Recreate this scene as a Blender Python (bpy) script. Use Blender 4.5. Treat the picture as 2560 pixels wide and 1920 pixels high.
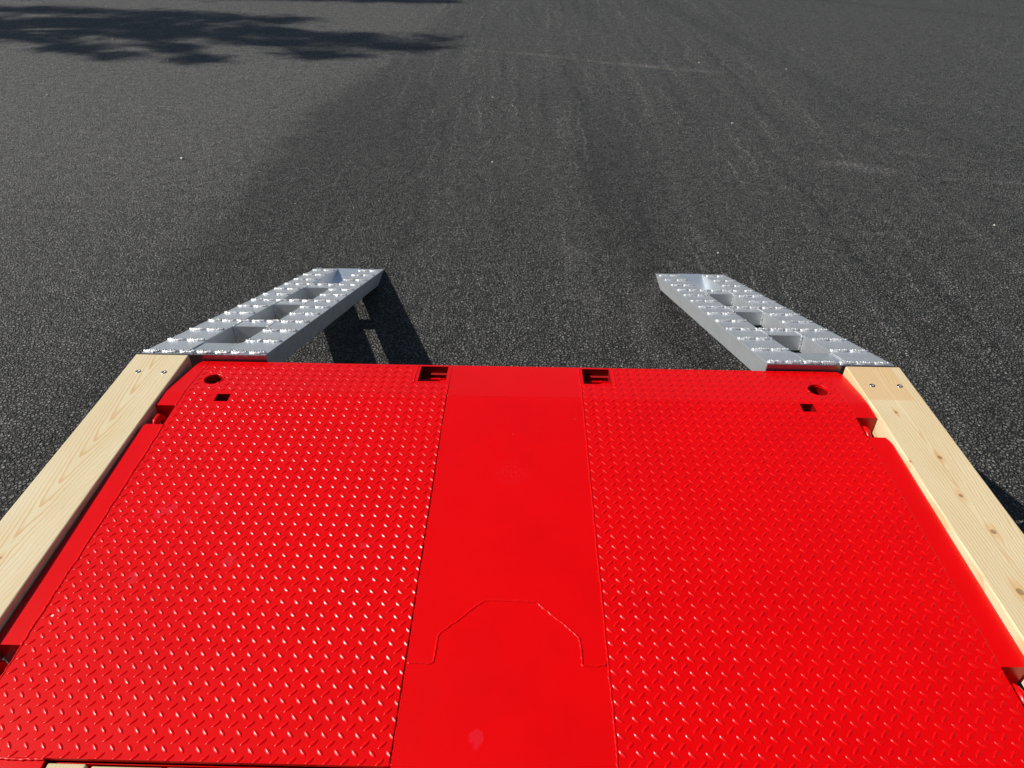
import bpy, bmesh, math, random
from mathutils import Vector, Matrix, noise
import numpy as np
random.seed(7); rng = np.random.default_rng(11)
S = bpy.context.scene
for o in list(bpy.data.objects): bpy.data.objects.remove(o)

# ------------------------------------------------------------------ camera
cd = bpy.data.cameras.new("camera"); cam = bpy.data.objects.new("camera", cd)
S.collection.objects.link(cam); S.camera = cam
Rc = ((0.999773, 0.020223, 0.00676), (0.017637, -0.606158, -0.795149), (-0.011983, 0.795087, -0.606377))
M = Matrix(((Rc[0][0], -Rc[1][0], -Rc[2][0]), (Rc[0][1], -Rc[1][1], -Rc[2][1]), (Rc[0][2], -Rc[1][2], -Rc[2][2])))
cam.matrix_world = Matrix.Translation((0.018, -1.706, 1.353)) @ M.to_4x4()
cd.sensor_width = 36.0; cd.lens = 1735 / 2560 * 36.0; cd.clip_start = 0.05; cd.clip_end = 2000

# ------------------------------------------------------------------ sky, sun, exposure
SUN = Vector((-1.136, 0.03, 1.0)).normalized()
W = bpy.data.worlds.new("World"); S.world = W; W.use_nodes = True
nt = W.node_tree; nt.nodes.clear()
sky = nt.nodes.new('ShaderNodeTexSky'); sky.sky_type = 'NISHITA'; sky.sun_disc = False
sky.sun_elevation = math.asin(SUN.z); sky.sun_rotation = math.atan2(SUN.x, SUN.y)
sky.air_density = 1.0; sky.dust_density = 0.6; sky.ozone_density = 1.2
bg = nt.nodes.new('ShaderNodeBackground'); bg.inputs[1].default_value = 0.05
wo = nt.nodes.new('ShaderNodeOutputWorld')
nt.links.new(sky.outputs[0], bg.inputs[0]); nt.links.new(bg.outputs[0], wo.inputs[0])
sd = bpy.data.lights.new("sun", 'SUN'); sd.energy = 5.0; sd.angle = math.radians(0.5); sd.color = (1.0, 0.955, 0.89)
sun = bpy.data.objects.new("sun", sd); S.collection.objects.link(sun)
sun.rotation_euler = SUN.to_track_quat('Z', 'Y').to_euler(); sun.location = SUN * 30
S.view_settings.view_transform = 'Standard'; S.view_settings.look = 'None'
S.view_settings.gamma = 1; S.view_settings.use_curve_mapping = False
S.view_settings.exposure = 0.05
S.cycles.max_bounces = 6

GZ = -0.718                     # ground level, deck top is z = 0
TAN = math.tan(math.radians(7)) # the tail of the deck slopes down

# ------------------------------------------------------------------ node helpers
class NB:
    def __init__(s, name):
        s.m = bpy.data.materials.new(name); s.m.use_nodes = True; s.t = s.m.node_tree
        s.p = s.t.nodes['Principled BSDF']; s.out = s.t.nodes['Material Output']
    def n(s, typ, **kw):
        x = s.t.nodes.new(typ)
        for k, v in kw.items(): setattr(x, k, v)
        return x
    def l(s, a, b): s.t.links.new(a, b)
    def val(s, x, inp):
        if hasattr(x, 'is_linked') or hasattr(x, 'links'): s.l(x, inp)
        else: inp.default_value = x
    def m_(s, op, a, b=0.0, c=None, clamp=False):
        x = s.n('ShaderNodeMath', operation=op, use_clamp=clamp)
        s.val(a, x.inputs[0]); s.val(b, x.inputs[1])
        if c is not None: s.val(c, x.inputs[2])
        return x.outputs[0]
    def vm(s, op, a, b=(0, 0, 0)):
        x = s.n('ShaderNodeVectorMath', operation=op)
        s.val(a, x.inputs[0]); s.val(b, x.inputs[1])
        return x.outputs['Value'] if op in ('LENGTH', 'DOT_PRODUCT', 'DISTANCE') else x.outputs[0]
    def scale(s, v, k):
        return s.vm('MULTIPLY', v, k if isinstance(k, tuple) else (k, k, k))
    def pos(s, obj=False):
        if obj: return s.n('ShaderNodeTexCoord').outputs['Object']
        return s.n('ShaderNodeNewGeometry').outputs['Position']
    def noise(s, v, sc, det=3, rough=0.5, dist=0.0, col=False):
        x = s.n('ShaderNodeTexNoise'); s.l(v, x.inputs['Vector']); x.inputs['Scale'].default_value = sc
        x.inputs['Detail'].default_value = det; x.inputs['Roughness'].default_value = rough
        x.inputs['Distortion'].default_value = dist
        return x.outputs['Color'] if col else x.outputs[0]
    def vor(s, v, sc, feat='F1', out='Distance', rnd=1.0):
        x = s.n('ShaderNodeTexVoronoi', feature=feat); s.l(v, x.inputs['Vector']); x.inputs['Scale'].default_value = sc
        x.inputs['Randomness'].default_value = rnd
        return x.outputs[out]
    def map(s, v, a, b, c=0.0, d=1.0, smooth=False):
        x = s.n('ShaderNodeMapRange'); x.interpolation_type = 'SMOOTHSTEP' if smooth else 'LINEAR'
        s.val(v, x.inputs[0])
        for i, q in enumerate((a, b, c, d)): x.inputs[i + 1].default_value = q
        return x.outputs[0]
    def mix(s, f, a, b, typ='MIX'):
        x = s.n('ShaderNodeMix', data_type='RGBA', blend_type=typ)
        s.val(f, x.inputs[0])
        for q, i in ((a, 6), (b, 7)):
            if isinstance(q, tuple): x.inputs[i].default_value = (*q, 1)
            else: s.l(q, x.inputs[i])
        return x.outputs[2]
    def bump(s, h, strength, dist, nrm=None):
        x = s.n('ShaderNodeBump'); x.inputs['Strength'].default_value = strength; x.inputs['Distance'].default_value = dist
        s.l(h, x.inputs['Height'])
        if nrm is not None: s.l(nrm, x.inputs['Normal'])
        return x.outputs[0]
    def seg(s, P, a, b, w):   # soft mask around a ground segment, 1 at its axis
        ax, ay = a; bx, by = b; L2 = (bx - ax) ** 2 + (by - ay) ** 2
        d = s.vm('SUBTRACT', P, (ax, ay, 0))
        t = s.m_('DIVIDE', s.vm('DOT_PRODUCT', d, (bx - ax, by - ay, 0)), L2, clamp=True)
        x = s.n('ShaderNodeCombineXYZ'); s.l(s.m_('MULTIPLY', t, bx - ax), x.inputs[0]); s.l(s.m_('MULTIPLY', t, by - ay), x.inputs[1])
        dd = s.vm('LENGTH', s.vm('SUBTRACT', d, x.outputs[0]))
        return s.map(dd, w, 0.0, 0.0, 1.0, True)

def set_p(p, **kw):
    for k, v in kw.items():
        i = p.inputs[k]
        i.default_value = v if not (isinstance(v, tuple) and len(v) == 3) else (*v, 1)

# ------------------------------------------------------------------ materials
def mat_asphalt():
    b = NB("asphalt"); P0 = b.pos()
    flat = b.vm('MULTIPLY', P0, (1, 1, 0))
    wob = b.vm('SUBTRACT', b.noise(flat, 1.6, 3, .6, col=True), (.5, .5, .5))
    P = b.vm('ADD', flat, b.scale(wob, (.35, .35, 0)))
    Pf = b.vm('ADD', flat, b.scale(b.vm('SUBTRACT', b.noise(flat, 90, 2, .5, col=True), (.5, .5, .5)), (.010, .010, 0)))
    SC = 64
    edge = b.vor(Pf, SC, 'DISTANCE_TO_EDGE'); f1 = b.vor(Pf, SC); v2 = b.vor(Pf, 150)
    cellc = b.vor(Pf, SC, out='Color'); sep = b.n('ShaderNodeSeparateColor'); b.l(cellc, sep.inputs[0])
    big = b.noise(flat, .9, 4, .6); mid = b.noise(flat, 6, 4, .65); fine = b.noise(flat, 60, 3, .7)
    sx = b.n('ShaderNodeSeparateXYZ'); b.l(P, sx.inputs[0]); X = sx.outputs[0]; Y = sx.outputs[1]
    # rolled lanes of the paver: pale smooth lane on the left, coarse dark lane next to it
    far = b.map(Y, 5.0, 9.5, 0, 1, True); XW = b.m_('MULTIPLY_ADD', b.m_('SUBTRACT', b.noise(flat, 3.2, 6, .75), .5), .6, b.m_('MULTIPLY_ADD', far, -.7, X))
    lane = b.m_('MULTIPLY', b.m_('ADD', b.map(XW, -2.9, -1.6, .5, 0.0, True), b.map(XW, -2.22, -2.02, .5, 0.0, True)), b.map(Y, 1.0, 4.6, .38, 1.0, True))
    near = b.m_('SUBTRACT', 1.0, far)
    coarse = b.m_('MULTIPLY', b.map(XW, -2.4, -1.9, 0, 1, True), b.m_('MULTIPLY', b.map(X, -1.1, -.5, 1, 0, True), near))
    coarse2 = b.m_('MULTIPLY', b.m_('MULTIPLY', b.map(X, .35, .6, 0, 1, True), b.map(X, .9, 1.2, 1, 0, True)), near)
    base = b.m_('MULTIPLY_ADD', big, .030, .130)
    base = b.m_('ADD', b.m_('MULTIPLY', b.m_('MULTIPLY', lane, .060), b.m_('MULTIPLY_ADD', far, -.45, 1.0)), base)
    base = b.m_('MULTIPLY_ADD', far, .014, base)
    base = b.m_('MULTIPLY_ADD', coarse, -.012, base)
    base = b.m_('MULTIPLY_ADD', coarse2, -.005, base)
    base = b.m_('MULTIPLY_ADD', b.map(Y, .8, 7, 0, 1), .046, base)
    st1 = b.noise(b.vm('ADD', b.vm('MULTIPLY', P, (7.5, .22, 0)), (3.1, 0, 0)), 1.0, 4, .62); st2 = b.noise(b.vm('MULTIPLY', P, (23, .30, 0)), 1.0, 3, .6)
    inmid = b.m_('MULTIPLY', b.map(X, -2.2, -1.2, 0, 1, True), b.map(X, 2.6, 4.2, 1, .25, True))
    stk = b.m_('MULTIPLY', b.m_('ADD', b.map(st2, .57, .70, 0, .85, True), b.map(st1, .56, .68, 0, .45, True)), inmid)
    dks = b.m_('MULTIPLY', b.map(st1, .46, .34, 0, .26, True), inmid)
    base = b.m_('MULTIPLY', base, b.m_('SUBTRACT', b.m_('MULTIPLY_ADD', stk, b.map(b.noise(flat, 30, 3, .8), .42, .62, .25, 1.5), 1.0), dks))
    base = b.m_('MULTIPLY', base, b.m_('MULTIPLY_ADD', sep.outputs[0], .46, .78))
    base = b.m_('MULTIPLY', base, b.m_('MULTIPLY_ADD', mid, .30, .85))
    base = b.m_('MULTIPLY', base, b.m_('MULTIPLY_ADD', fine, .5, .75))
    crev = b.m_('MULTIPLY', b.map(edge, .015, .18, .20, 1.0, True), b.map(f1, .25, .75, 1.12, .62))  # crevice shadows between the stones, painted into the colour
    base = b.m_('MULTIPLY', base, crev)
    salt = b.noise(flat, 11, 6, .85); base = b.m_('MULTIPLY', base, b.map(salt, .34, .66, .66, 1.34))
    # dust scuffs and scraped lines, dark tyre arcs
    gr = b.m_('MULTIPLY', b.map(b.noise(flat, 38, 4, .8), .46, .62), b.map(b.noise(flat, 2.3, 3, .6), .40, .62, .15, 1.0))
    scr = [((-.9, 8.5), (1.9, 7.4), .11, .8), ((1.2, 7.66), (2.3, 7.26), .16, 1.0), ((.02, 6.6), (.38, 2.2), .08, .14), ((.30, 2.6), (.46, 1.5), .12, .32),
           ((-.35, 7.5), (.05, 3.6), .06, .25), ((2.55, 4.15), (3.05, 4.0), .16, .7), ((3.45, 3.85), (4.1, 3.8), .08, .6), ((2.1, 2.9), (2.6, 2.8), .09, .3),
           ((3.0, 5.3), (3.9, 5.0), .07, .3), ((1.2, 5.7), (1.5, 5.1), .06, .25), ((2.2, 6.9), (3.3, 6.4), .07, .2), ((.62, 2.9), (.74, 1.2), .18, .18), ((-1.2, 4.2), (-1.0, 2.4), .2, .12), ((3.1, 4.6), (3.7, 4.4), .10, .35)]
    acc = None
    for a, c, w, k in scr:
        m = b.m_('MULTIPLY', b.seg(P, a, c, w), k)
        acc = m if acc is None else b.m_('MAXIMUM', acc, m)
    acc = b.m_('MULTIPLY', acc, gr)
    dk = None
    for a, c, w, k in [((2.3, 12.5), (3.2, 8.0), .35, .15), ((3.2, 8.0), (3.6, 5.6), .32, .15), ((3.6, 5.6), (4.6, 3.9), .30, .13), ((5.2, 12.8), (8.8, 10.6), .3, .16), ((.5, 4.4), (.9, 1.4), .22, .12)]:
        m = b.m_('MULTIPLY', b.seg(P, a, c, w), k); dk = m if dk is None else b.m_('MAXIMUM', dk, m)
    base = b.m_('MULTIPLY', base, b.m_('SUBTRACT', 1.0, dk))
    x = b.n('ShaderNodeCombineColor')
    b.l(b.m_('MULTIPLY', base, 1.02), x.inputs[0]); b.l(base, x.inputs[1]); b.l(b.m_('MULTIPLY', base, .93), x.inputs[2])
    col = b.mix(acc, x.outputs[0], (.42, .40, .35))
    # pale mineral specks
    v3 = b.n('ShaderNodeTexVoronoi', feature='F1'); b.l(flat, v3.inputs['Vector']); v3.inputs['Scale'].default_value = 52
    s3 = b.n('ShaderNodeSeparateColor'); b.l(v3.outputs['Color'], s3.inputs[0])
    sp = b.m_('MULTIPLY', b.map(s3.outputs[1], .955, .965), b.map(v3.outputs['Distance'], .17, .10))
    col = b.mix(b.m_('MULTIPLY', sp, .75), col, (.34, .32, .28))
    v4 = b.n('ShaderNodeTexVoronoi', feature='F1'); b.l(flat, v4.inputs['Vector']); v4.inputs['Scale'].default_value = 15
    s4 = b.n('ShaderNodeSeparateColor'); b.l(v4.outputs['Color'], s4.inputs[0])
    sp4 = b.m_('MULTIPLY', b.map(s4.outputs[0], .93, .94), b.map(v4.outputs['Distance'], .09, .06))
    col = b.mix(sp4, col, (.5, .48, .42))
    b.l(col, b.p.inputs['Base Color'])
    set_p(b.p, Roughness=.62); b.p.inputs['Specular IOR Level'].default_value = .3
    amp = b.m_('ADD', b.m_('MULTIPLY_ADD', b.m_('MAXIMUM', coarse, coarse2), .45, 1.0), b.m_('MULTIPLY', lane, -.35))
    dome = b.m_('ADD', b.map(edge, 0.0, .30, 0, .75, True), b.m_('MULTIPLY', sep.outputs[1], .55))
    h = b.m_('MULTIPLY_ADD', fine, .35, b.m_('MULTIPLY_ADD', v2, -.20, dome))
    h = b.m_('MULTIPLY', h, amp)
    b.l(b.bump(h, 1.0, .021), b.p.inputs['Normal'])
    return b.m

MARKS = [(-.883, -.492, .017), (-.905, -.507, .014), (-.823, -.526, .012), (-.783, -.446, .013), (-.674, -.652, .017), (-.882, -.707, .014), (-.055, -1.058, .014),
         (-.47, -.23, .008), (-1.0, -.80, .010), (-.36, -.60, .008)]
def mat_paint():
    b = NB("red_paint"); P = b.pos()
    wob = b.scale(b.vm('SUBTRACT', b.noise(P, 45, 3, .6, col=True), (.5, .5, .5)), .03)
    Q = b.vm('ADD', P, wob)
    acc = None
    for x, y, r in MARKS:
        d = b.vm('LENGTH', b.vm('MULTIPLY', b.vm('SUBTRACT', Q, (x, y, 0)), (1, .7, .0)))
        m = b.map(d, r, r * .72, 0, 1, True); acc = m if acc is None else b.m_('MAXIMUM', acc, m)
    # patch of orange peel dust on the centre plate
    d = b.vm('LENGTH', b.vm('SUBTRACT', P, (0.0, -.335, 0)))
    sp = b.m_('MULTIPLY', b.map(d, .075, .01, 0, 1, True), b.map(b.noise(P, 170, 3, .6), .54, .64))
    acc = b.m_('MAXIMUM', b.m_('MULTIPLY', acc, .42), b.m_('MULTIPLY', sp, .6))
    dust = b.map(b.noise(P, 3.5, 5, .65), .45, .8)
    base = b.mix(dust, (.72, .0, .0), (.64, .0, .0004))
    base = b.mix(acc, base, (.66, .016, .035))
    fleck = b.vor(P, 38); fc = b.n('ShaderNodeSeparateColor'); b.l(b.vor(P, 38, out='Color'), fc.inputs[0])
    fl = b.m_('MULTIPLY', b.map(fc.outputs[0], .984, .988), b.map(fleck, .07, .04))
    base = b.mix(b.m_('MULTIPLY', fl, .5), base, (.75, .3, .3))
    chip = b.map(b.vm('LENGTH', b.vm('MULTIPLY', b.vm('SUBTRACT', P, (-1.0138, -.8113, 0)), (1, 1, 0))), .0032, .0026)
    base = b.mix(chip, base, (.78, .70, .66))
    b.l(base, b.p.inputs['Base Color'])
    r = b.m_('MULTIPLY_ADD', b.noise(P, 9, 4, .6), .08, .25)
    r = b.m_('MULTIPLY_ADD', acc, .12, r)
    b.l(r, b.p.inputs['Roughness'])
    b.p.inputs['Specular IOR Level'].default_value = .34
    h = b.m_('MULTIPLY_ADD', b.noise(P, 260, 2, .5), .25, b.m_('MULTIPLY', b.noise(P, 14, 3, .5), 1.0))
    b.l(b.bump(h, .25, .0016), b.p.inputs['Normal'])
    return b.m

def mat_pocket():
    b = NB("shade_darkened_red"); P = b.pos()  # darker copy of the red: shade inside the recesses painted into the colour
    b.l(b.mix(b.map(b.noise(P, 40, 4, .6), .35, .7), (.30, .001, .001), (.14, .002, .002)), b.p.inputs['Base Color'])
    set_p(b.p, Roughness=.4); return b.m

def mat_alu(name, col=(.78, .82, .86), rough=.40, streak=True):
    b = NB(name); P = b.pos(True)
    st = b.noise(b.vm('MULTIPLY', P, (140, 3, 140)), 1.0, 4, .6)
    bl = b.noise(P, 7, 4, .6)
    c = b.mix(b.map(bl, .35, .7), col, tuple(k * .78 for k in col))
    c = b.mix(b.m_('MULTIPLY', b.map(b.noise(P, 2.2, 3, .6), .55, .75), .30), c, (.60, .55, .44))
    if streak: c = b.mix(b.m_('MULTIPLY', b.map(st, .3, .75), .35), c, tuple(min(1, k * 1.25) for k in col))
    b.l(c, b.p.inputs['Base Color'])
    set_p(b.p, Metallic=.74)
    b.l(b.m_('MULTIPLY_ADD', bl, .16, rough - .06), b.p.inputs['Roughness'])
    b.l(b.bump(b.m_('ADD', st, b.m_('MULTIPLY', bl, .6)), .25, .0012), b.p.inputs['Normal'])
    return b.m

def mat_weld(name, col, metallic, rough):
    b = NB(name); P = b.pos(True)
    n1 = b.noise(P, 220, 3, .6)
    b.l(b.mix(b.map(b.noise(P, 60, 3, .6), .3, .7), col, tuple(k * .6 for k in col)), b.p.inputs['Base Color'])
    set_p(b.p, Metallic=metallic, Roughness=rough)
    b.l(b.bump(n1, .6, .002), b.p.inputs['Normal']); return b.m

def mat_wood(name, kind, knots=(), dark_y=None):
    b = NB(name); P = b.pos()
    sx = b.n('ShaderNodeSeparateXYZ'); b.l(P, sx.inputs[0]); X, Y, Z = sx.outputs
    w1 = b.m_('SUBTRACT', b.noise(b.vm('MULTIPLY', P, (7, 2.2, 7)), 1, 4, .55), .5)
    w2 = b.m_('SUBTRACT', b.noise(b.vm('MULTIPLY', P, (30, 9, 30)), 1, 3, .6), .5)
    halo = None; core = None; xw = b.m_('MULTIPLY_ADD', w1, .014, X)
    for kx, ky, r in knots:
        d = b.vm('LENGTH', b.vm('MULTIPLY', b.vm('SUBTRACT', P, (kx, ky, 0)), (1, .42, 0)))
        dx = b.m_('SUBTRACT', X, kx)
        push = b.m_('MULTIPLY', b.map(d, r * 4.2, r * .6, 0, 1, True), b.m_('MULTIPLY', dx, -.62))
        xw = b.m_('ADD', xw, push)
        dd = b.m_('MULTIPLY_ADD', w2, .006, b.vm('LENGTH', b.vm('MULTIPLY', b.vm('SUBTRACT', P, (kx, ky, 0)), (1, .8, 0))))
        hm = b.map(d, r * 2.6, r * .7, 0, 1, True); cm = b.map(dd, r * 1.05, r * .75, 0, 1, True)
        halo = hm if halo is None else b.m_('MAXIMUM', halo, hm); core = cm if core is None else b.m_('MAXIMUM', core, cm)
    if kind == 'cathedral':
        c = b.m_('ADD', X, 1.200); c = b.m_('MULTIPLY_ADD', w1, .03, c)
        c = b.m_('MULTIPLY_ADD', Y, -.012, c)
        q = b.m_('SQRT', b.m_('ADD', b.m_('MULTIPLY', c, c), .00010))
        f = b.m_('ADD', b.m_('MULTIPLY', q, 92.0), b.m_('MULTIPLY', Y, -9.0))
        f = b.m_('ADD', f, b.m_('MULTIPLY', w1, 3.4)); f = b.m_('MULTIPLY_ADD', w2, .55, f)
        strong = b.map(b.m_('ABSOLUTE', c), .055, .012, .45, 1.0, True)
    elif kind == 'plank':
        f = b.m_('MULTIPLY', xw, 170.0); f = b.m_('MULTIPLY_ADD', w1, 4.0, f); strong = b.map(w1, -.2, .2, .4, .8)
    else:
        c = b.m_('SUBTRACT', xw, 1.192); c = b.m_('MULTIPLY_ADD', Y, .01, c)
        q = b.m_('SQRT', b.m_('ADD', b.m_('MULTIPLY', c, c), .00006))
        f = b.m_('ADD', b.m_('MULTIPLY', q, 125.0), b.m_('MULTIPLY', Y, -4.0))
        f = b.m_('MULTIPLY_ADD', w2, .6, b.m_('ADD', f, b.m_('MULTIPLY', w1, 4.5))); strong = b.map(w1, -.25, .25, .6, 1.0)
    fr = b.m_('FRACT', f)
    ring = b.m_('MULTIPLY', b.map(fr, .48, .88, 0, 1, True), b.map(fr, .90, .99, 1, 0, True))
    ring = b.m_('MULTIPLY', ring, strong)
    fib = b.noise(b.vm('MULTIPLY', P, (900, 14, 900)), 1, 3, .6)
    blot = b.noise(b.vm('MULTIPLY', P, (9, 3, 9)), 1, 4, .6)
    pale = (.70, .615, .41) if kind != 'straight' else (.73, .62, .40)
    c1 = b.mix(b.map(blot, .35, .75), pale, tuple(k * m for k, m in zip(pale, (.93, .88, .80))))
    c1 = b.mix(b.m_('MULTIPLY', ring, .68), c1, (.58, .32, .12))
    c1 = b.mix(b.m_('MULTIPLY', b.map(fib, .45, .75), .18), c1, (.60, .42, .22))
    if dark_y is not None:
        m = b.map(b.m_('MULTIPLY_ADD', w2, .006, Y), dark_y - .002, dark_y + .002)
        edge = b.map(X, 1.252, 1.246)
        c1 = b.mix(b.m_('MULTIPLY', b.m_('MULTIPLY', m, edge), .42), c1, (.66, .36, .14))
    if halo is not None:
        c1 = b.mix(b.m_('MULTIPLY', halo, .42), c1, (.62, .31, .08))
        c1 = b.mix(b.m_('MULTIPLY', core, .66), c1, (.20, .10, .045))
    b.l(c1, b.p.inputs['Base Color']); set_p(b.p, Roughness=.6); b.p.inputs['Specular IOR Level'].default_value = .25
    b.l(b.bump(b.m_('ADD', fib, b.m_('MULTIPLY', ring, .5)), .25, .0008), b.p.inputs['Normal'])
    return b.m

def mat_plain(name, col, rough=.6, metallic=0.0, nsc=40, var=.3):
    b = NB(name); P = b.pos()
    b.l(b.mix(b.map(b.noise(P, nsc, 4, .6), .3, .7), col, tuple(k * (1 - var) for k in col)), b.p.inputs['Base Color'])
    set_p(b.p, Roughness=rough, Metallic=metallic); return b.m

M_ASPH = mat_asphalt(); M_RED = mat_paint(); M_POCK = mat_pocket()
M_CAP = mat_alu('shade_darkened_aluminium', (.30, .31, .33), .32); M_ALU = mat_alu("mill_aluminium"); M_ALU2 = mat_alu("bright_aluminium", (.84, .90, .97), .30, False)  # end cap uses a darkened aluminium copy, its shade put into the colour
M_WELD = mat_weld("aluminium_weld", (.95, .96, .97), .60, .38); M_RWELD = mat_weld("painted_weld", (.70, .003, .003), 0, .25)
KN = [(1.1657, -.0512, .0050), (1.2024, -.2532, .0065), (1.112, -.272, .0035), (1.1877, -.4022, .0068), (1.2062, -.527, .0075), (1.1697, -.7077, .009), (1.2, -.95, .009)]
M_WL = mat_wood("pine_cathedral_grain", 'cathedral', [(-1.2075, -.672, .0045)]); M_WR = mat_wood("pine_knotty", 'straight', KN, .010)
M_WP = mat_wood("pine_plank", 'plank'); M_ZINC = mat_plain("zinc_screw", (.55, .60, .66), .22, 1.0, 300, .5)
M_DARK = mat_plain("black_rubber_and_hole_shade", (.03, .03, .033), .7); M_STEEL = mat_plain("red_chassis_paint", (.45, .01, .01), .45)
M_STONE = mat_plain("pale_stone", (.62, .60, .54), .8, 0, 300, .35); M_BARK = mat_plain("bark", (.16, .11, .08), .9, 0, 12, .5)
M_LEAF = mat_plain("pine_foliage", (.05, .085, .03), .7, 0, 3, .5)

# ------------------------------------------------------------------ object helpers
COL = S.collection
def link(name, me, mat, parent=None):
    o = bpy.data.objects.new(name, me); COL.objects.link(o)
    if mat and not me.materials: me.materials.append(mat)
    if parent is not None: o.parent = parent
    return o
def from_bm(name, bm, mat, parent=None, smooth=False, loc=None):
    bmesh.ops.recalc_face_normals(bm, faces=bm.faces)
    me = bpy.data.meshes.new(name); bm.to_mesh(me); bm.free()
    if smooth:
        for p in me.polygons: p.use_smooth = True
    o = link(name, me, mat, parent)
    if loc: o.location = loc
    return o
def tag(o, label=None, cat=None, group=None, kind=None):
    if label: o['label'] = label
    if cat: o['category'] = cat
    if group: o['group'] = group
    if kind: o['kind'] = kind
    return o
def empty(name, loc, **kw):
    o = bpy.data.objects.new(name, None); COL.objects.link(o); o.location = loc; return tag(o, **kw)
def prism(bm, pts, axis, a, b):
    """extrude a 2-D polygon; axis 'x': pts are (y,z); axis 'z': pts are (x,y)"""
    def P(p, t): return (t, p[0], p[1]) if axis == 'x' else ((p[0], t, p[1]) if axis == 'y' else (p[0], p[1], t))
    A = [bm.verts.new(P(p, a)) for p in pts]; B = [bm.verts.new(P(p, b)) for p in pts]
    bm.faces.new(A); bm.faces.new(B[::-1]); n = len(pts)
    for i in range(n): bm.faces.new((A[i], A[(i + 1) % n], B[(i + 1) % n], B[i]))
def bevel(bm, w, seg=2):
    bmesh.ops.recalc_face_normals(bm, faces=bm.faces)
    bmesh.ops.bevel(bm, geom=[e for e in bm.edges], offset=w, segments=seg, affect='EDGES', profile=.5)
def box(bm, x0, x1, y0, y1, z0, z1): prism(bm, [(x0, y0), (x1, y0), (x1, y1), (x0, y1)], 'z', z0, z1)
def zt(y):  # height of the deck top at y (rounded bend)
    if y <= -.012: return 0.0
    if y >= .012: return -TAN * y
    t = (y + .012) / .024; return -TAN * .012 * t * t
def bead(pts, r, jit=.35, step=.004, seed=0, flat=.6):
    """weld bead: a wobbly half sunk tube along a polyline"""
    rr = random.Random(seed); P = []
    for (a, b_) in zip(pts[:-1], pts[1:]):
        a = Vector(a); b_ = Vector(b_); n = max(1, int((b_ - a).length / step))
        P += [a.lerp(b_, i / n) for i in range(n)]
    P.append(Vector(pts[-1]))
    bm = bmesh.new(); prev = None; K = 8; wl = 0
    for i, p in enumerate(P):
        d = (P[min(i + 1, len(P) - 1)] - P[max(i - 1, 0)]).normalized()
        up = Vector((0, 0, 1)) if abs(d.z) < .8 else Vector((0, 1, 0)); s = d.cross(up).normalized(); u = s.cross(d)
        wl = wl * .8 + rr.uniform(-1, 1) * r * .28
        rad = r * (1 + rr.uniform(-jit, jit) * .6 + .15 * math.sin(i * 1.9)); c = p + s * wl
        ring = [bm.verts.new(c + s * math.cos(k * 2 * math.pi / K) * rad + u * math.sin(k * 2 * math.pi / K) * rad * flat) for k in range(K)]
        if prev:
            for k in range(K): bm.faces.new((prev[k], prev[(k + 1) % K], ring[(k + 1) % K], ring[k]))
        else: bm.faces.new(ring)
        prev = ring
    bm.faces.new(prev[::-1]); return bm

# ------------------------------------------------------------------ ground
bm = bmesh.new()
bmesh.ops.create_grid(bm, x_segments=8, y_segments=8, size=600)
g = from_bm('ground', bm, M_ASPH, loc=(0, 0, GZ)); tag(g, 'dark grey asphalt yard with pale scuffs behind the trailer', 'asphalt', kind='structure')

# ------------------------------------------------------------------ trailer
TR = empty('flatbed_trailer', (0, -1.5, GZ), label='bright red trailer deck of raised tread plate with pale timber boards along both sides', cat='trailer')
def part(name, bm, mat, smooth=False, label=None, parent=None):
    o = from_bm(name, bm, mat, None, smooth); par = parent or TR
    o.parent = par; o.matrix_parent_inverse = (Matrix.Translation(TR.location)).inverted()
    if label: o['label'] = label
    return o
YN = -1.114      # near edge of the tread plates
YE = .1975       # tail edge
PITCH = .033; Y0V = 1.07; X0V = 6.66

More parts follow.
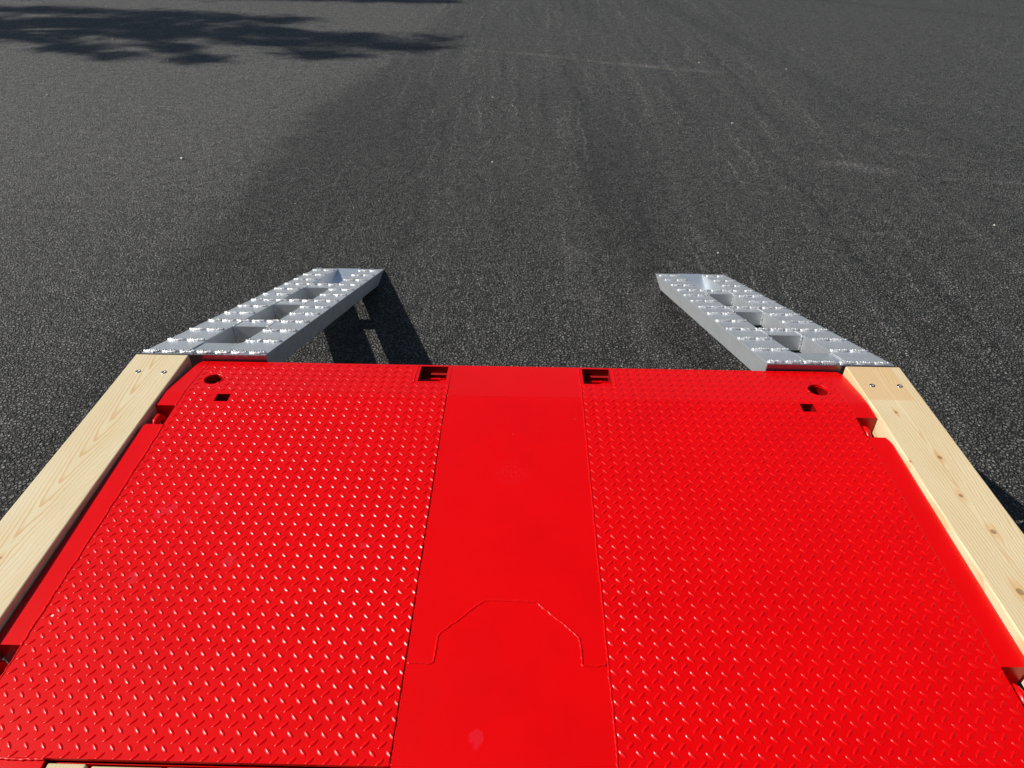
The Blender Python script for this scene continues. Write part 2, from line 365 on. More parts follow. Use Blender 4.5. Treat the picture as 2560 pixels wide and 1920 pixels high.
def plate_surface(x0, x1, rects, circ, name, lug_x, lug_y, skip_slash):
    """top skin with openings, edge skirts, wall skirts of the openings and the lugs"""
    V = []; F = []; SM = []
    def vid(p): V.append(p); return len(V) - 1
    cx, cy, cr, sq = circ
    xs = sorted(set([x0, x1, cx - sq, cx + sq] + [r[0] for r in rects] + [r[1] for r in rects]))
    ys = sorted(set([YN, YE, -.012, -.006, 0, .006, .012, cy - sq, cy + sq, -.5] + [r[2] for r in rects] + [r[3] for r in rects]))
    for i in range(len(xs) - 1):
        for j in range(len(ys) - 1):
            a, b_, c, d = xs[i], xs[i + 1], ys[j], ys[j + 1]; mx, my = (a + b_) / 2, (c + d) / 2
            if any(r[0] < mx < r[1] and r[2] < my < r[3] for r in rects): continue
            if abs(mx - cx) < sq and abs(my - cy) < sq: continue
            F.append([vid((a, c, zt(c))), vid((b_, c, zt(c))), vid((b_, d, zt(d))), vid((a, d, zt(d)))]); SM.append(False)
    N = 40; dz = .05
    for k in range(N):
        q = []
        for kk in (k, k + 1):
            t = kk * 2 * math.pi / N; u, v = math.cos(t), math.sin(t); m = sq / max(abs(u), abs(v))
            q.append(((cx + u * cr, cy + v * cr), (cx + u * m, cy + v * m)))
        (i0, o0), (i1, o1) = q
        F.append([vid((*i0, zt(i0[1]))), vid((*o0, zt(o0[1]))), vid((*o1, zt(o1[1]))), vid((*i1, zt(i1[1])))]); SM.append(False)
        F.append([vid((*i0, zt(i0[1]))), vid((*i1, zt(i1[1]))), vid((*i1, zt(i1[1]) - .006)), vid((*i0, zt(i0[1]) - .006))]); SM.append(True)
        j0 = (cx + (i0[0] - cx) * .93, cy + (i0[1] - cy) * .93); j1 = (cx + (i1[0] - cx) * .93, cy + (i1[1] - cy) * .93)
        F.append([vid((*i0, zt(i0[1]) - .006)), vid((*i1, zt(i1[1]) - .006)), vid((*j1, zt(i1[1]) - .0062)), vid((*j0, zt(i0[1]) - .0062))]); SM.append(False)
        F.append([vid((*j0, zt(i0[1]) - .0062)), vid((*j1, zt(i1[1]) - .0062)), vid((*j1, -.11)), vid((*j0, -.11))]); SM.append(True)
    for r in rects:      # walls of the openings
        D = r[4]
        c4 = [(r[0], r[2]), (r[1], r[2]), (r[1], r[3]), (r[0], r[3])]
        for k in range(4):
            p, q = c4[k], c4[(k + 1) % 4]
            F.append([vid((*p, zt(p[1]))), vid((*q, zt(q[1]))), vid((*q, -D)), vid((*p, -D))]); SM.append(False)
    # outer skirts
    for xx in (x0, x1):
        for a, b_ in ((YN, -.012), (-.012, 0), (0, .012), (.012, YE)):
            F.append([vid((xx, a, zt(a))), vid((xx, b_, zt(b_))), vid((xx, b_, zt(b_) - .012)), vid((xx, a, zt(a) - .012))]); SM.append(False)
    for yy in (YN, YE): F.append([vid((x0, yy, zt(yy))), vid((x1, yy, zt(yy))), vid((x1, yy, zt(yy) - .009)), vid((x0, yy, zt(yy) - .009))]); SM.append(False)
    # lugs: lens shaped, two directions at 45 degrees
    HL, HW, HH = .0110, .0043, .0018; NT, NS = 11, 9
    T = np.linspace(-1, 1, NT); Sg = np.linspace(-1, 1, NS)
    def lug(xc, yc, s):
        base = len(V); hh = HH * random.uniform(.92, 1.08)
        dx, dy = math.cos(math.pi / 4), s * math.sin(math.pi / 4)
        for t in T:
            w = HW * (1 - abs(t) ** 2.2) ** .75 + 1e-5
            for g_ in Sg:
                px = xc + dx * t * HL - dy * g_ * w; py = yc + dy * t * HL + dx * g_ * w
                q_ = (1 - abs(g_)) * 1.32; h = hh * (q_ if q_ < .75 else 1 - (1.25 - min(q_, 1.25)) ** 2) * (1 - t ** 4) - .00015
                px = min(max(px, x0), x1); py = min(max(py, YN), YE)
                V.append((px, py, zt(py) + h))
        for i in range(NT - 1):
            for j in range(NS - 1):
                k = base + i * NS + j; F.append([k, k + NS, k + NS + 1, k + 1]); SM.append(True)
    nx0 = int((x0 / PITCH)) - 3; nx1 = int(x1 / PITCH) + 4
    for half in (0, 1):
        s = (-1 if half == 0 else 1)
        for i in range(-60, 60):
            xc = lug_x + (i + .5 * half) * PITCH
            if xc < x0 + .001 or xc > x1 - .001: continue
            for j in range(-50, 50):
                yc = lug_y + (j + .5 * half) * PITCH
                if yc < YN + .002 or yc > YE - .003: continue
                if any(r[0] - .010 < xc < r[1] + .010 and r[2] - .010 < yc < r[3] + .010 for r in rects): continue
                if any(a - .003 < xc < b_ + .003 and c - .003 < yc < d + .003 for a, b_, c, d in skip_slash): continue
                if math.hypot(xc - cx, yc - cy) < cr + .010: continue
                lug(xc, yc, s)
    me = bpy.data.meshes.new(name); me.from_pydata(V, [], F); me.polygons.foreach_set('use_smooth', SM); me.update()
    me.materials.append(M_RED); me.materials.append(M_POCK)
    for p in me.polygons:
        if min(V[k][2] for k in p.vertices) < -.05: p.material_index = 1  # deep walls get the red with recess shade painted in
    o = link(name, me, M_RED); o.parent = TR; o.matrix_parent_inverse = Matrix.Translation(TR.location).inverted()
    return o
XL, XR = .213, 1.040
recL = (-.3165, -.2255, .0895, .1885, .075); recR = (.2240, .3145, .0895, .1885, .075)
sqL = (-.9325, -.890, -.0455, -.0095, .09); sqR = (.8885, .9295, -.0455, -.0075, .09)
lx = (.10 - X0V) * PITCH; ly = (-.02 + Y0V - Y0V * 2) * PITCH
pl = plate_surface(-XR, -XL - .002, [recL, sqL], (-.979, .078, .0300, .036), 'tread_plate', lx, ly, [(-.330, -.216, .083, .20)])
pl['label'] = 'left sheet of red tread plate'
ps = plate_surface(XL, XR - .001, [recR, sqR], (.977, .077, .0330, .039), 'tread_plate', (19.97 + .5 - X0V) * PITCH, (-18.2 + .5 - Y0V) * PITCH, [(.214, .328, .083, .20)])
ps['label'] = 'right sheet of red tread plate'

# centre plate with its lower tail piece
bm = bmesh.new()
prof = [(-6, 0), (-.012, 0), (0, zt(0)), (.002, zt(.002)), (.002, -.012), (-6, -.012)]
prism(bm, prof, 'x', -XL + .0016, XL - .0005)
cp = part('centre_plate', bm, M_RED, label='smooth red plate down the middle of the deck')
bm = bmesh.new(); prism(bm, [(.0045, zt(.0045)), (.012, zt(.012)), (YE, zt(YE)), (YE, zt(YE) - .012), (.0045, -.014)], 'x', -XL + .0016, XL - .0005)
part('tail_plate', bm, M_RED, label='short smooth plate sloping down at the tail edge')
# dark groove bottoms under the seams
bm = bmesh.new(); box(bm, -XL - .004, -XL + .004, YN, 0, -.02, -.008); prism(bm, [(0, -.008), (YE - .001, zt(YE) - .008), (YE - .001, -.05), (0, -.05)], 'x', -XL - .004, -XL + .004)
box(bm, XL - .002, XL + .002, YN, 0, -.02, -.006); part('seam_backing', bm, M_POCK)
# weld beads
BE = [([(XL, YN, -.0002), (XL, 0, -.0002)], .0026, 3), ([(XL, 0, 0), (XL, YE, zt(YE))], .0026, 4),
      ([(-XL + .001, .003, -.001), (XL - .002, .003, -.001)], .0019, 5),
      ([(-XL + .004, -.905, 0), (-.160, -.905, 0), (-.155, -.901, 0), (-.152, -.842, 0), (-.146, -.832, 0), (-.058, -.750, 0), (-.052, -.747, 0), (.062, -.749, 0), (.068, -.752, 0), (.156, -.838, 0), (.159, -.902, 0), (XL - .003, -.901, 0)], .0027, 6),
      ([(-XR, YN, -.0002), (-XR, -.885, -.0002)], .0022, 17), ([(-XR, -.885, 0), (-XR, -.16, 0)], .0032, 8), ([(-XR, -.072, 0), (-XR, 0, 0), (-XR, YE, zt(YE))], .0022, 9),
      ([(XR, -.885, -.0008), (XR, -.16, -.0008)], .0018, 10), ([(XR, -.072, 0), (XR, 0, 0), (XR, YE, zt(YE))], .0018, 11),
      ([(-.3285, .088, zt(.088)), (-.3275, .1935, zt(.1935))], .0026, 12), ([(-.331, .084, zt(.084)), (-.212, .083, zt(.083))], .0022, 13),
      ([(.3265, .087, zt(.087)), (.3265, .1935, zt(.1935))], .0026, 14), ([(.213, .083, zt(.083)), (.328, .083, zt(.083))], .0022, 15),
      ([(-.214, .01, zt(.01)), (-.2125, .196, zt(.196))], .0018, 16), ([(-XL + .0028, YN, -.0008), (-XL + .0028, 0, -.0008)], .0017, 18), ([(-XL - .0030, YN, -.0012), (-XL - .0030, 0, -.0012)], .0016, 19)]
for pts, r, sd_ in BE:
    pp = []
    for a, b_ in zip(pts[:-1], pts[1:]): pp.append(a)
    pp.append(pts[-1]); part('weld_bead', bead(pp, r, seed=sd_, flat=.55), M_RED, True)
# ragged weld around the round sockets
for cx, cy, r, sd_ in ((-.979, .078, .0318, 31), (.977, .077, .0350, 32)):
    pts = [(cx + math.cos(t) * r, cy + math.sin(t) * r, zt(cy + math.sin(t) * r)) for t in [k * math.pi / 16 - .9 for k in range(24)]]
    part('weld_bead', bead(pts, .0024, .8, .004, sd_, .7), M_RED, True)

# framed pockets at the tail with slotted floor
for (x0, x1, y0, y1, D), lab in ((recL, 'left'), (recR, 'right')):
    bm = bmesh.new(); F = -.050
    sx0, sx1, sy0, sy1 = x0 + .024, x1 - .016, y0 + .022, y0 + .060
    pts = [(sx0 + .012, sy0), (sx1 - .012, sy0), (sx1, sy0 + .014), (sx1, sy1 - .014), (sx1 - .012, sy1), (sx0 + .012, sy1), (sx0, sy1 - .014), (sx0, sy0 + .014)]
    outer = [(sx0 + .012, y0), (sx1 - .012, y0), (x1, sy0 + .014), (x1, sy1 - .014), (sx1 - .012, sy1 + .006), (sx0 + .012, sy1 + .006), (x0, sy1 - .014), (x0, sy0 + .014)]
    vi = [bm.verts.new((*p, F)) for p in pts]; vo = [bm.verts.new((*p, F)) for p in outer]; vd = [bm.verts.new((*p, F - .04)) for p in pts]
    for k in range(8):
        bm.faces.new((vi[k], vi[(k + 1) % 8], vo[(k + 1) % 8], vo[k])); bm.faces.new((vi[k], vi[(k + 1) % 8], vd[(k + 1) % 8], vd[k]))
    c0 = bm.verts.new((x0, y0, F)); c1 = bm.verts.new((x1, y0, F)); bm.faces.new((c0, vo[0], vo[7])); bm.faces.new((c1, vo[1], vo[2]))
    c2 = bm.verts.new((x1, sy1 + .006, F)); c3 = bm.verts.new((x0, sy1 + .006, F)); bm.faces.new((c2, vo[4], vo[3])); bm.faces.new((c3, vo[5], vo[6]))
    part('slotted_floor', bm, M_RED)
    part('weld_bead', bead([(x0 + .02, sy1 + .004, F + .001), (x1, sy1 + .004, F + .001)], .003, .9, .004, 50, .8), M_RED, True)
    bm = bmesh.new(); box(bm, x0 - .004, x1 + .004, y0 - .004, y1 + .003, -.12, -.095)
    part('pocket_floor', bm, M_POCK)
for (x0, x1, y0, y1, D) in (sqL, sqR):
    bm = bmesh.new(); box(bm, x0 - .002, x1 + .002, y0 - .002, y1 + .002, -.10, -.088); part('pocket_floor', bm, M_DARK)  # near-black floor paints in the shade down the square holes
for cx, cy in ((-.979, .078), (.977, .077)):
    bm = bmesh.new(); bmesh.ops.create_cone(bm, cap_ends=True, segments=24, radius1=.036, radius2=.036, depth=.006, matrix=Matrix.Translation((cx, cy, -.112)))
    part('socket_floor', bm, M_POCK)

# side rails with the lashing notches
def side(s):
    x0, x1 = XR + .001, 1.1045
    def rail(y0, y1, outer):      # outer: list of (x,y) from near to far along the outside
        poly = [(s * x0, y0)] + [(s * x, y) for x, y in outer] + [(s * x0, y1)]
        ycuts = sorted(set([y0, y1] + [y for _, y in outer] + ([-.012, 0, .012] if y1 > .02 else [])))
        ycuts = [y for y in ycuts if y0 <= y <= y1]
        def ox(y):
            for (xa, ya), (xb, yb) in zip(outer[:-1], outer[1:]):
                if ya <= y <= yb: return xa + (xb - xa) * ((y - ya) / max(1e-6, yb - ya))
            return outer[0][0] if y < outer[0][1] else outer[-1][0]
        bm = bmesh.new(); R_ = []
        for y in ycuts:
            xo = ox(y); z = zt(y) - .0003
            R_.append([bm.verts.new(p) for p in ((s * x0, y, z), (s * (xo - .003), y, z), (s * xo, y, z - .003), (s * xo, y, -.11), (s * x0, y, -.11))])
        for a, b_ in zip(R_[:-1], R_[1:]):
            for k in range(5): bm.faces.new((a[k], a[(k + 1) % 5], b_[(k + 1) % 5], b_[k]))
        bm.faces.new(R_[0]); bm.faces.new(R_[-1][::-1])
        part('side_rail', bm, M_RED)
    if s < 0: far = [(1.1035, -.072), (1.1035, 0.0), (1.1025, .03), (1.091, .10), (1.080, .165), (1.076, .180), (1.066, YE)]
    else: far = [(1.1050, -.069), (1.1050, 0.05), (1.103, .09), (1.099, .165), (1.095, .185), (1.082, YE)]
    rail(-.070, YE, far)
    rail(-.884, -.159, [(x1 - .004, -.884), (x1, -.880), (x1, -.190), (x1 - .002, -.175), (x1 - .008, -.159)])
    rail(-6.0, -.985, [(x1, -6.0), (x1, -.99), (x1, -.985)])
    # notch floors
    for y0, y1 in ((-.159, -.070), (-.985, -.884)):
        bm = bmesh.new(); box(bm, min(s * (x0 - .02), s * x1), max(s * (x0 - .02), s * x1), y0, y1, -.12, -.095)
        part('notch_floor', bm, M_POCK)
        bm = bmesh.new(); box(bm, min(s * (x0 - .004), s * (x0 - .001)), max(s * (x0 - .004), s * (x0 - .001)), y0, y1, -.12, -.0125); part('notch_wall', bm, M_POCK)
        # lashing ring: thick octagonal eye standing across the notch
        yc = (y0 + y1) / 2 - .006; xc = s * (1.080 if s < 0 else 1.056)
        bm = bmesh.new(); K, Q = 8 if s < 0 else 24, 8; R1, r1 = .028, .0125; V = []
        for k in range(K):
            t = (k + .5) * 2 * math.pi / K
            V.append([bm.verts.new((xc + math.cos(q * 2 * math.pi / Q) * r1 * .8, yc + math.cos(t) * (R1 + math.sin(q * 2 * math.pi / Q) * r1), -.041 + math.sin(t) * (R1 + math.sin(q * 2 * math.pi / Q) * r1))) for q in range(Q)])
        for k in range(K):
            for q in range(Q): bm.faces.new((V[k][q], V[(k + 1) % K][q], V[(k + 1) % K][(q + 1) % Q], V[k][(q + 1) % Q]))
        bevel(bm, .002, 1)
        part('lashing_ring', bm, M_RED, True)
        if s > 0:
            bm = bmesh.new(); box(bm, 1.082, 1.099, y0, y0 + .035, -.095, -.045); bevel(bm, .003); part('ring_bracket', bm, M_RED)
side(-1); side(1)

# near part of the deck: red coaming and longitudinal pine planks
for s in (-1, 1):
    bm = bmesh.new(); a, b_ = sorted((s * .862, s * XR)); box(bm, a, b_, -6, YN - .0008, -.03, -.004); part('coaming', bm, M_RED)
    part('weld_bead', bead([(a, YN - .001, -.002), (b_, YN - .001, -.002)], .003, seed=60, flat=.5), M_RED, True)
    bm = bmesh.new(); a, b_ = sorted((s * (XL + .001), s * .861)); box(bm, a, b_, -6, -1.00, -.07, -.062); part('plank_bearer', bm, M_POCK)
    bm = bmesh.new(); box(bm, a, b_, -1.1160, -1.1145, -.062, -.016); part('plank_stop', bm, M_RED)
    xs = [(.858, .784), (.773, .639), (.631, .500), (.492, .361), (.353, .224)]
    for k, (a, b_) in enumerate(xs):
        bm = bmesh.new(); x0, x1 = sorted((s * a, s * b_)); box(bm, x0, x1, -6, (-1.1180 if k == 0 else -1.1200 - .001 * (k % 2)), -.058, -.0095 - .001 * (k % 3)); bevel(bm, .003)
        part('floor_plank', bm, M_WP)
# body under the deck
bm = bmesh.new()
prism(bm, [(YE - .02, -.05), (YE + .002, -.05), (YE + .002, -.26), (YE - .02, -.26)], 'x', -1.085, 1.085); part('rear_beam', bm, M_STEEL)
for s in (-1, 1):
    bm = bmesh.new(); a, b_ = sorted((s * .46, s * .60)); box(bm, a, b_, -6, YE - .03, -.40, -.122); bevel(bm, .006); part('chassis_beam', bm, M_STEEL)
    bm = bmesh.new(); a, b_ = sorted((s * 1.045, s * 1.085)); box(bm, a, b_, -6, YE - .03, -.24, -.122); part('side_sill', bm, M_STEEL)
bm = bmesh.new(); box(bm, -1.02, 1.02, -6, YE - .03, -.140, -.121); part('under_panel', bm, M_STEEL)
for yy in (-2.9, -4.2):
    for s in (-1, 1):
        bm = bmesh.new(); bmesh.ops.create_cone(bm, cap_ends=True, segments=48, radius1=.27, radius2=.27, depth=.22, matrix=Matrix.Translation((s * .80, yy, GZ + .27)) @ Matrix.Rotation(math.pi / 2, 4, 'Y'))
        bevel(bm, .02, 2); part('wheel', bm, M_DARK, True)

# side boards
def board(s, mat, lab, screws):
    bm = bmesh.new()
    xi, xo = 1.1075, 1.2805; n = 24; R_ = []; c = .0035
    for i in range(n + 1):
        y = .1905 - (6.1905) * (i / n) ** 2.2
        z = .0045 + min(.016, (.1905 - y) * .0165); xi_ = xi - (.0065 if s > 0 else .006) * max(0, 1 - (.1905 - y) / .30)
        wv = .0006 * math.sin(y * 7 + s)
        pts = [(xi_ + wv, z - c), (xi_ + wv + c * .35, z - c * .35), (xi_ + wv + c, z), (xo + wv - c, z), (xo + wv - c * .35, z - c * .35), (xo + wv, z - c), (xo + wv, z - .078), (xi_ + wv, z - .078)]
        R_.append([bm.verts.new((s * a, y, b_)) for a, b_ in pts])
    for a, b_ in zip(R_[:-1], R_[1:]):
        for k in range(8): bm.faces.new((a[k], a[(k + 1) % 8], b_[(k + 1) % 8], b_[k]))
    bm.faces.new(R_[0]); bm.faces.new(R_[-1][::-1])
    b = part('side_board', bm, mat, label=lab)
    for x, y in screws:
        z = .0045 + (.1905 - y) * .0165
        bm = bmesh.new(); prev = None; N = 20
        for r, h in ((.0094, -.001), (.0091, .0003), (.0076, .0012), (.0044, .0016), (.0038, -.0006), (.0001, -.0010)):
            ring = []
            for k in range(N):
                rr = r * (1 if r > .0041 else (1 + .35 * math.cos(6 * k * 2 * math.pi / N)))
                t = k * 2 * math.pi / N; ring.append(bm.verts.new((x + math.cos(t) * rr, y + math.sin(t) * rr, z + h)))
            if prev:
                for k in range(N): bm.faces.new((prev[k], prev[(k + 1) % N], ring[(k + 1) % N], ring[k]))
            prev = ring
        o = from_bm('screw', bm, M_ZINC, None, True); o.parent = b; o.matrix_parent_inverse = Matrix.Translation(TR.location).inverted() @ Matrix.Identity(4)
        o.matrix_parent_inverse = b.matrix_world.inverted() if False else Matrix.Identity(4)
board(-1, M_WL, 'left timber board with V shaped grain', [(-1.2276, .0918), (-1.1422, .0901)])
board(1, M_WR, 'right timber board with dark knots', [(1.1481, .086), (1.2353, .0853)])

# ------------------------------------------------------------------ loading ramps
TH = math.radians(20.05); CY, SY = math.cos(TH), math.sin(TH)
WEL = [0.012, .178, .347, .515, .672, .825, .982, 1.138, 1.297, 1.457, 1.620, 1.800, 1.985]
YS, ZS = .209, 0.0; YT = 2.160
def ramp(X0, mirror, label):
    """X0: left edge. local frame = world axes at the ramp's near end"""
    root = empty('loading_ramp', (X0, YS, ZS), label=label, cat='loading ramp', group='pair of aluminium loading ramps')
    W_ = .4255; A, B = .142, .2835
    def Z(y): return -(y) * math.tan(TH)
    LY = YT - YS; zb = GZ - ZS + .003; d = .074
    yb = LY - .205
    def P(name, bm, mat, smooth=False):
        o = from_bm(name, bm, mat, root, smooth); return o
    prof = [(0, 0), (LY, Z(LY)), (LY, zb), (yb, zb), (yb - .01, Z(yb - .01) - d), (0, -d)]
    for u0, u1 in ((0, A), (B, W_)):
        bm = bmesh.new(); prism(bm, prof, 'x', u0, u1); bevel(bm, .0014, 2); P('rail', bm, M_ALU)
    def V(v): return v * CY
    # near deck plate, end cap
    bm = bmesh.new(); y1 = V(.158); prism(bm, [(.0, -.004), (y1, Z(y1) - .004), (y1, Z(y1) - .012), (.0, -.012)], 'x', A + .0005, B - .0005); P('top_plate', bm, M_ALU2)
    bm = bmesh.new(); prism(bm, [(-.004, -.002), (-.0005, -.002), (-.0005, -.078), (-.004, -.078)], 'x', .001, W_ - .001); bevel(bm, .0008, 1); P('end_cap', bm, M_CAP)
    # toe plate flat on the ground between the rails
    bm = bmesh.new(); box(bm, A + .0005, B - .0005, yb - .02, LY - .004, zb + .001, zb + .007); P('toe_plate', bm, M_ALU2)
    for k in (3, 6, 9):       # rungs: rectangular tube, top flush
        v0 = WEL[k] - .090; v1 = WEL[k] + .012; y0, y1 = V(v0), V(v1); nx = .066
        bm = bmesh.new()
        prism(bm, [(y0, Z(y0) - .0012), (y1, Z(y1) - .0012), (y1 - nx * .14, Z(y1) - nx), (y0 - nx * .14, Z(y0) - nx)], 'x', A + .0005, B - .0005)
        bevel(bm, .001, 2); P('rung', bm, M_ALU)
        for u in (A + .003, B - .003):     # fillet welds at the rung ends
            b2 = bead([(u, y0 - .002, Z(y0) - .004), (u, y0 - .002 - nx * .13, Z(y0) - .004 - nx * .92)], .0030, .8, .004, int(k * 7 + u * 100), .8)
            P('seam_weld', b2, M_WELD, True)
            b2 = bead([(u, y0, Z(y0)), (u, y1, Z(y1))], .0028, .6, .004, int(k * 9 + u * 100), .6); P('seam_weld', b2, M_WELD, True)
    for u in (A + .001, B - .001):
        b2 = bead([(u, .008, Z(.008) - .001), (u, V(.156), Z(V(.156)) - .001)], .0032, .5, .005, int(u * 100), .5); P('seam_weld', b2, M_WELD, True)
    # transverse grip welds
    for k, v in enumerate(WEL):
        spans = [(.004, W_ - .004)] if k in (0, 3, 6, 9) else [(.004, A - .003), (B + .003, W_ - .004)]
        rr = random.Random(k * 13 + (5 if mirror else 1))
        def lump(bm, u, vv, r, h, tilt):
            y = V(vv); M_ = Matrix.Translation((u, y, Z(y) + h * .3)) @ Matrix.Rotation(-TH, 4, 'X') @ Matrix.Rotation(tilt, 4, 'Z') @ Matrix.Diagonal((r, r * 2.1, h, 1))
            bmesh.ops.create_icosphere(bm, subdivisions=1, radius=1, matrix=M_)
        for (a, b_) in spans:
            bm = bmesh.new()
            n = max(1, round((b_ - a) / .064)); wseg = (b_ - a) / n
            for i in range(n):
                c = a + wseg * (i + .5) + rr.uniform(-.002, .002); L2 = wseg / 2 - .0035
                # near lip: a rippled bead bulging towards the viewer, far lip: a row of slanted teeth
                m = 13; prev = None
                for q in range(m):
                    t = -1 + 2 * q / (m - 1); off = .0060 * (1 - t * t) + rr.uniform(-.0013, .0013)
                    R_ = .0043 * (1 + .25 * (-1) ** q) * rr.uniform(.8, 1.25); y = V(v - off); ce = Vector((c + t * L2, y, Z(y) + .0014))
                    ring = [bm.verts.new(ce + Vector((0, math.cos(w) * R_, math.sin(w) * R_ * 1.15))) for w in [x_ * math.pi / 4 for x_ in range(8)]]
                    if prev:
                        for w in range(8): bm.faces.new((prev[w], prev[(w + 1) % 8], ring[(w + 1) % 8], ring[w]))
                    else: bm.faces.new(ring)
                    prev = ring
                bm.faces.new(prev[::-1])
                u = c - L2
                while u < c + L2:
                    q = (u - c) / L2
                    lump(bm, u, v + .004 + .0050 * (1 - q * q) + rr.uniform(-.001, .001), .0024 * rr.uniform(.85, 1.3), .0066 * rr.uniform(.7, 1.25), -.55)
                    u += .0058 * rr.uniform(.9, 1.12)
            P('tread_weld', bm, M_WELD, True)
    return root
ramp(-.846 - .4255, False, 'left aluminium loading ramp, its long black shadow on the asphalt beside it')
ramp(.8465, True, 'right aluminium loading ramp with sunlit left side, ending beside the knotty board')

# ------------------------------------------------------------------ pebbles
peb = [(-2.88, 4.07, 'largest white pebble on the paler asphalt left of both ramps'), (-0.33, 6.06, 'white pebble in mid asphalt below the end of the branch shadow'),
       (-0.25, 4.09, 'small pebble near the middle of the asphalt beyond the left ramp'), (0.49, 11.2, 'farthest white pebble near the top middle of the photo'),
       (3.21, 7.47, 'small pebble on the asphalt inside the dark tyre arc'), (1.3, 2.46, 'pinkish pebble just beyond the tip of the right ramp'),
       (3.36, 2.96, 'white pebble right of the right ramp near the photo edge'), (2.04, 5.25, 'white pebble beyond the right ramp, short of the long pale scuff'),
       (-5.7, 8.7, 'pebble lying inside the branch shadow at the far left'), (-4.44, 7.52, 'white pebble at the lower rim of the branch shadow'),
       (-5.06, 5.92, 'leftmost small pebble below the branch shadow'), (-2.09, 8.56, 'small white pebble beside the right tip of the branch shadow'),
       (-4.15, 5.63, 'small pebble below the middle lobe of the branch shadow'), (.71, 1.1, 'grey pebble on the dark asphalt between the ramps near the deck'),
       (1.08, 1.55, 'small pebble beside the sunlit side of the right ramp'), (2.2, 7.75, 'white pebble lying beyond the right end of the long pale scuff')]
def pebble_mesh(i):
    bm = bmesh.new(); bmesh.ops.create_icosphere(bm, subdivisions=2, radius=1)
    for v in bm.verts: v.co *= 1 + .35 * noise.noise(v.co * 1.3 + Vector((i * 7.1, 0, 0)))
    for v in bm.verts: v.co.z *= .55
    me = bpy.data.meshes.new('pebble'); bm.to_mesh(me); bm.free()
    for p in me.polygons: p.use_smooth = True
    me.materials.append(M_STONE); return me
pms = [pebble_mesh(i) for i in range(4)]
for i, (x, y, lab) in enumerate(peb):
    o = bpy.data.objects.new('pebble', pms[i % 4]); COL.objects.link(o); r = (.016 if i == 0 else random.uniform(.008, .012)) * (1.0 + .03 * y)
    o.scale = (r, r * random.uniform(.6, .9), r); o.rotation_euler = (0, 0, random.uniform(0, 6)); o.location = (x, y, GZ + r * .45)
    tag(o, lab, 'pebble', 'pale pebbles scattered on the asphalt')

# ------------------------------------------------------------------ the tree whose branches shade the asphalt (it stands left of the view)
KX, KY = 1.136, -.03
def up(s_, h): return Vector((s_[0] - KX * h, s_[1] - KY * h, GZ + h))
TREE = empty('pine_tree', (-31.5, 7.4, GZ), label='tall pine tree left of the trailer casting branch shadows on the asphalt', cat='tree')
def tube(bm, pts, r0, r1, K=8):
    prev = None
    for i, p in enumerate(pts):
        d = (pts[min(i + 1, len(pts) - 1)] - pts[max(i - 1, 0)]).normalized(); s_ = d.orthogonal().normalized(); u = d.cross(s_)
        r = r0 + (r1 - r0) * i / (len(pts) - 1)
        ring = [bm.verts.new(p + s_ * math.cos(k * 2 * math.pi / K) * r + u * math.sin(k * 2 * math.pi / K) * r) for k in range(K)]
        if prev:
            for k in range(K): bm.faces.new((prev[k], prev[(k + 1) % K], ring[(k + 1) % K], ring[k]))
        prev = ring
base = Vector((-31.5, 7.4, GZ)); top = Vector((-31.0, 7.6, GZ + 19))
bt = bmesh.new(); tp = [base.lerp(top, i / 12) + Vector((.18 * math.sin(i * 1.3), .15 * math.cos(i * 1.7), 0)) for i in range(13)]; tube(bt, tp, .34, .05, 10)
limbs0 = [([(-8.6, 9.9), (-6.2, 9.7), (-4.4, 9.45), (-2.7, 8.95), (-1.9, 8.65), (-1.25, 8.40)], 10.2, .40, 1.0),
         ([(-6.4, 9.6), (-4.9, 9.2), (-3.9, 8.8), (-3.1, 8.25), (-2.35, 7.7)], 9.4, .27, .75),
         ([(-6.6, 9.3), (-5.4, 8.9), (-4.7, 8.4), (-4.3, 7.9), (-3.95, 7.55)], 9.0, .27, .8),
         ([(-8.6, 9.2), (-7.2, 8.9), (-6.3, 8.45), (-5.6, 7.95), (-5.2, 7.45)], 8.6, .31, .75),
         ([(-9.4, 10.9), (-7.2, 10.9), (-5.6, 10.5), (-4.3, 10.3), (-3.3, 10.25)], 10.8, .36, .8),
         ([(-9.4, 12.3), (-6.0, 12.3), (-3.2, 12.25), (-1.2, 12.15)], 11.6, .26, .6),
         ([(-10.4, 9.3), (-9.0, 9.3), (-8.1, 9.5), (-6.9, 9.9), (-5.8, 10.2)], 9.8, .40, .9)]
limbs = [(p, h + 2.6, r * 1.02, d * 1.7) for p, h, r, d in limbs0]
LV = []; LF = []
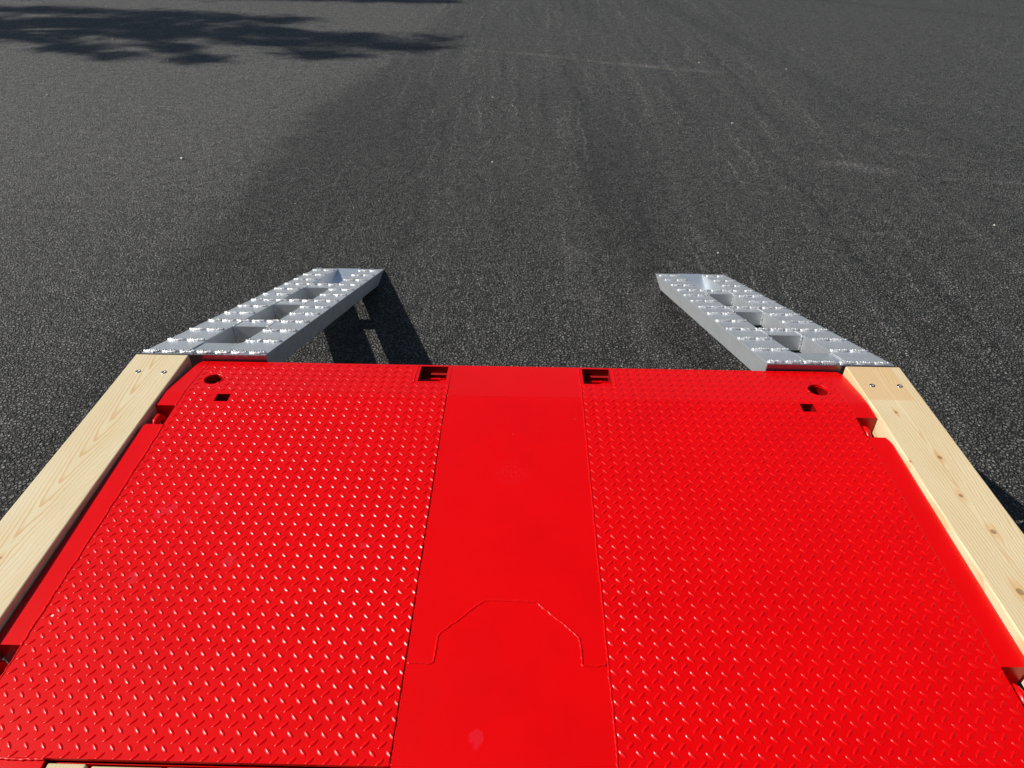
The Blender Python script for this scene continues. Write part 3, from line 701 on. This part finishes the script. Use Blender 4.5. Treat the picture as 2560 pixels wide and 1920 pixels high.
def leaf(c, sz):
    a = Vector(rng.normal(size=3)).normalized(); b_ = a.orthogonal().normalized(); b_ = (Matrix.Rotation(rng.uniform(0, 6.28), 3, a) @ b_); w = a.cross(b_)
    k = len(LV); l_ = sz * rng.uniform(.7, 1.4)
    LV.extend([c - b_ * l_, c + w * l_ * .38, c + b_ * l_, c - w * l_ * .38]); LF.append((k, k + 1, k + 2, k + 3))
for pts, h, rad, dens in limbs:
    P3 = [up(p, h + .25 * math.sin(i)) for i, p in enumerate(pts)]
    root_t = min(tp, key=lambda q: abs(q.z - (P3[0].z - 1.0)))
    tube(bt, [root_t] + P3, .08, .012, 6)
    for i in range(len(P3) - 1):
        a, b_ = P3[i], P3[i + 1]; L_ = (b_ - a).length; last = i == len(P3) - 2
        nclump = int(L_ / .22)
        for c in range(nclump):
            t = c / nclump; cc = a.lerp(b_, t) + Vector(rng.normal(size=3)) * rad * .42 * (1 - .5 * (t if last else 0))
            tube(bt, [a.lerp(b_, t), cc], .012, .004, 4)
            for q in range(int(60 * dens)):
                leaf(cc + Vector(rng.normal(size=3)) * rad * .42, .085)
# the rest of the crown, out of the light that reaches the view
for i in range(150):
    z = rng.uniform(6, 18.6); R_ = 4.6 * (1 - abs(z - 9.5) / 12); ang = rng.uniform(math.radians(110), math.radians(250)) if rng.random() < .8 else rng.uniform(-math.pi, math.pi)
    rr_ = R_ * math.sqrt(rng.uniform(.1, 1)) * (1 if math.cos(ang) < 0 else .35); t0 = base.lerp(top, z / 19); cc = t0 + Vector((math.cos(ang) * rr_, math.sin(ang) * rr_, -.3))
    if cc.x + KX * (cc.z - GZ) > -10.6: continue
    tube(bt, [t0, cc], .05, .01, 5)
    for q in range(55): leaf(cc + Vector(rng.normal(size=3)) * .45, .12)
me = bpy.data.meshes.new('crown'); me.from_pydata([tuple(v) for v in LV], [], LF); me.update()
cr_ = link('crown', me, M_LEAF); cr_.parent = TREE; cr_.matrix_parent_inverse = Matrix.Translation(TREE.location).inverted()
tr_ = from_bm('trunk', bt, M_BARK, None, True); tr_.parent = TREE; tr_.matrix_parent_inverse = Matrix.Translation(TREE.location).inverted()
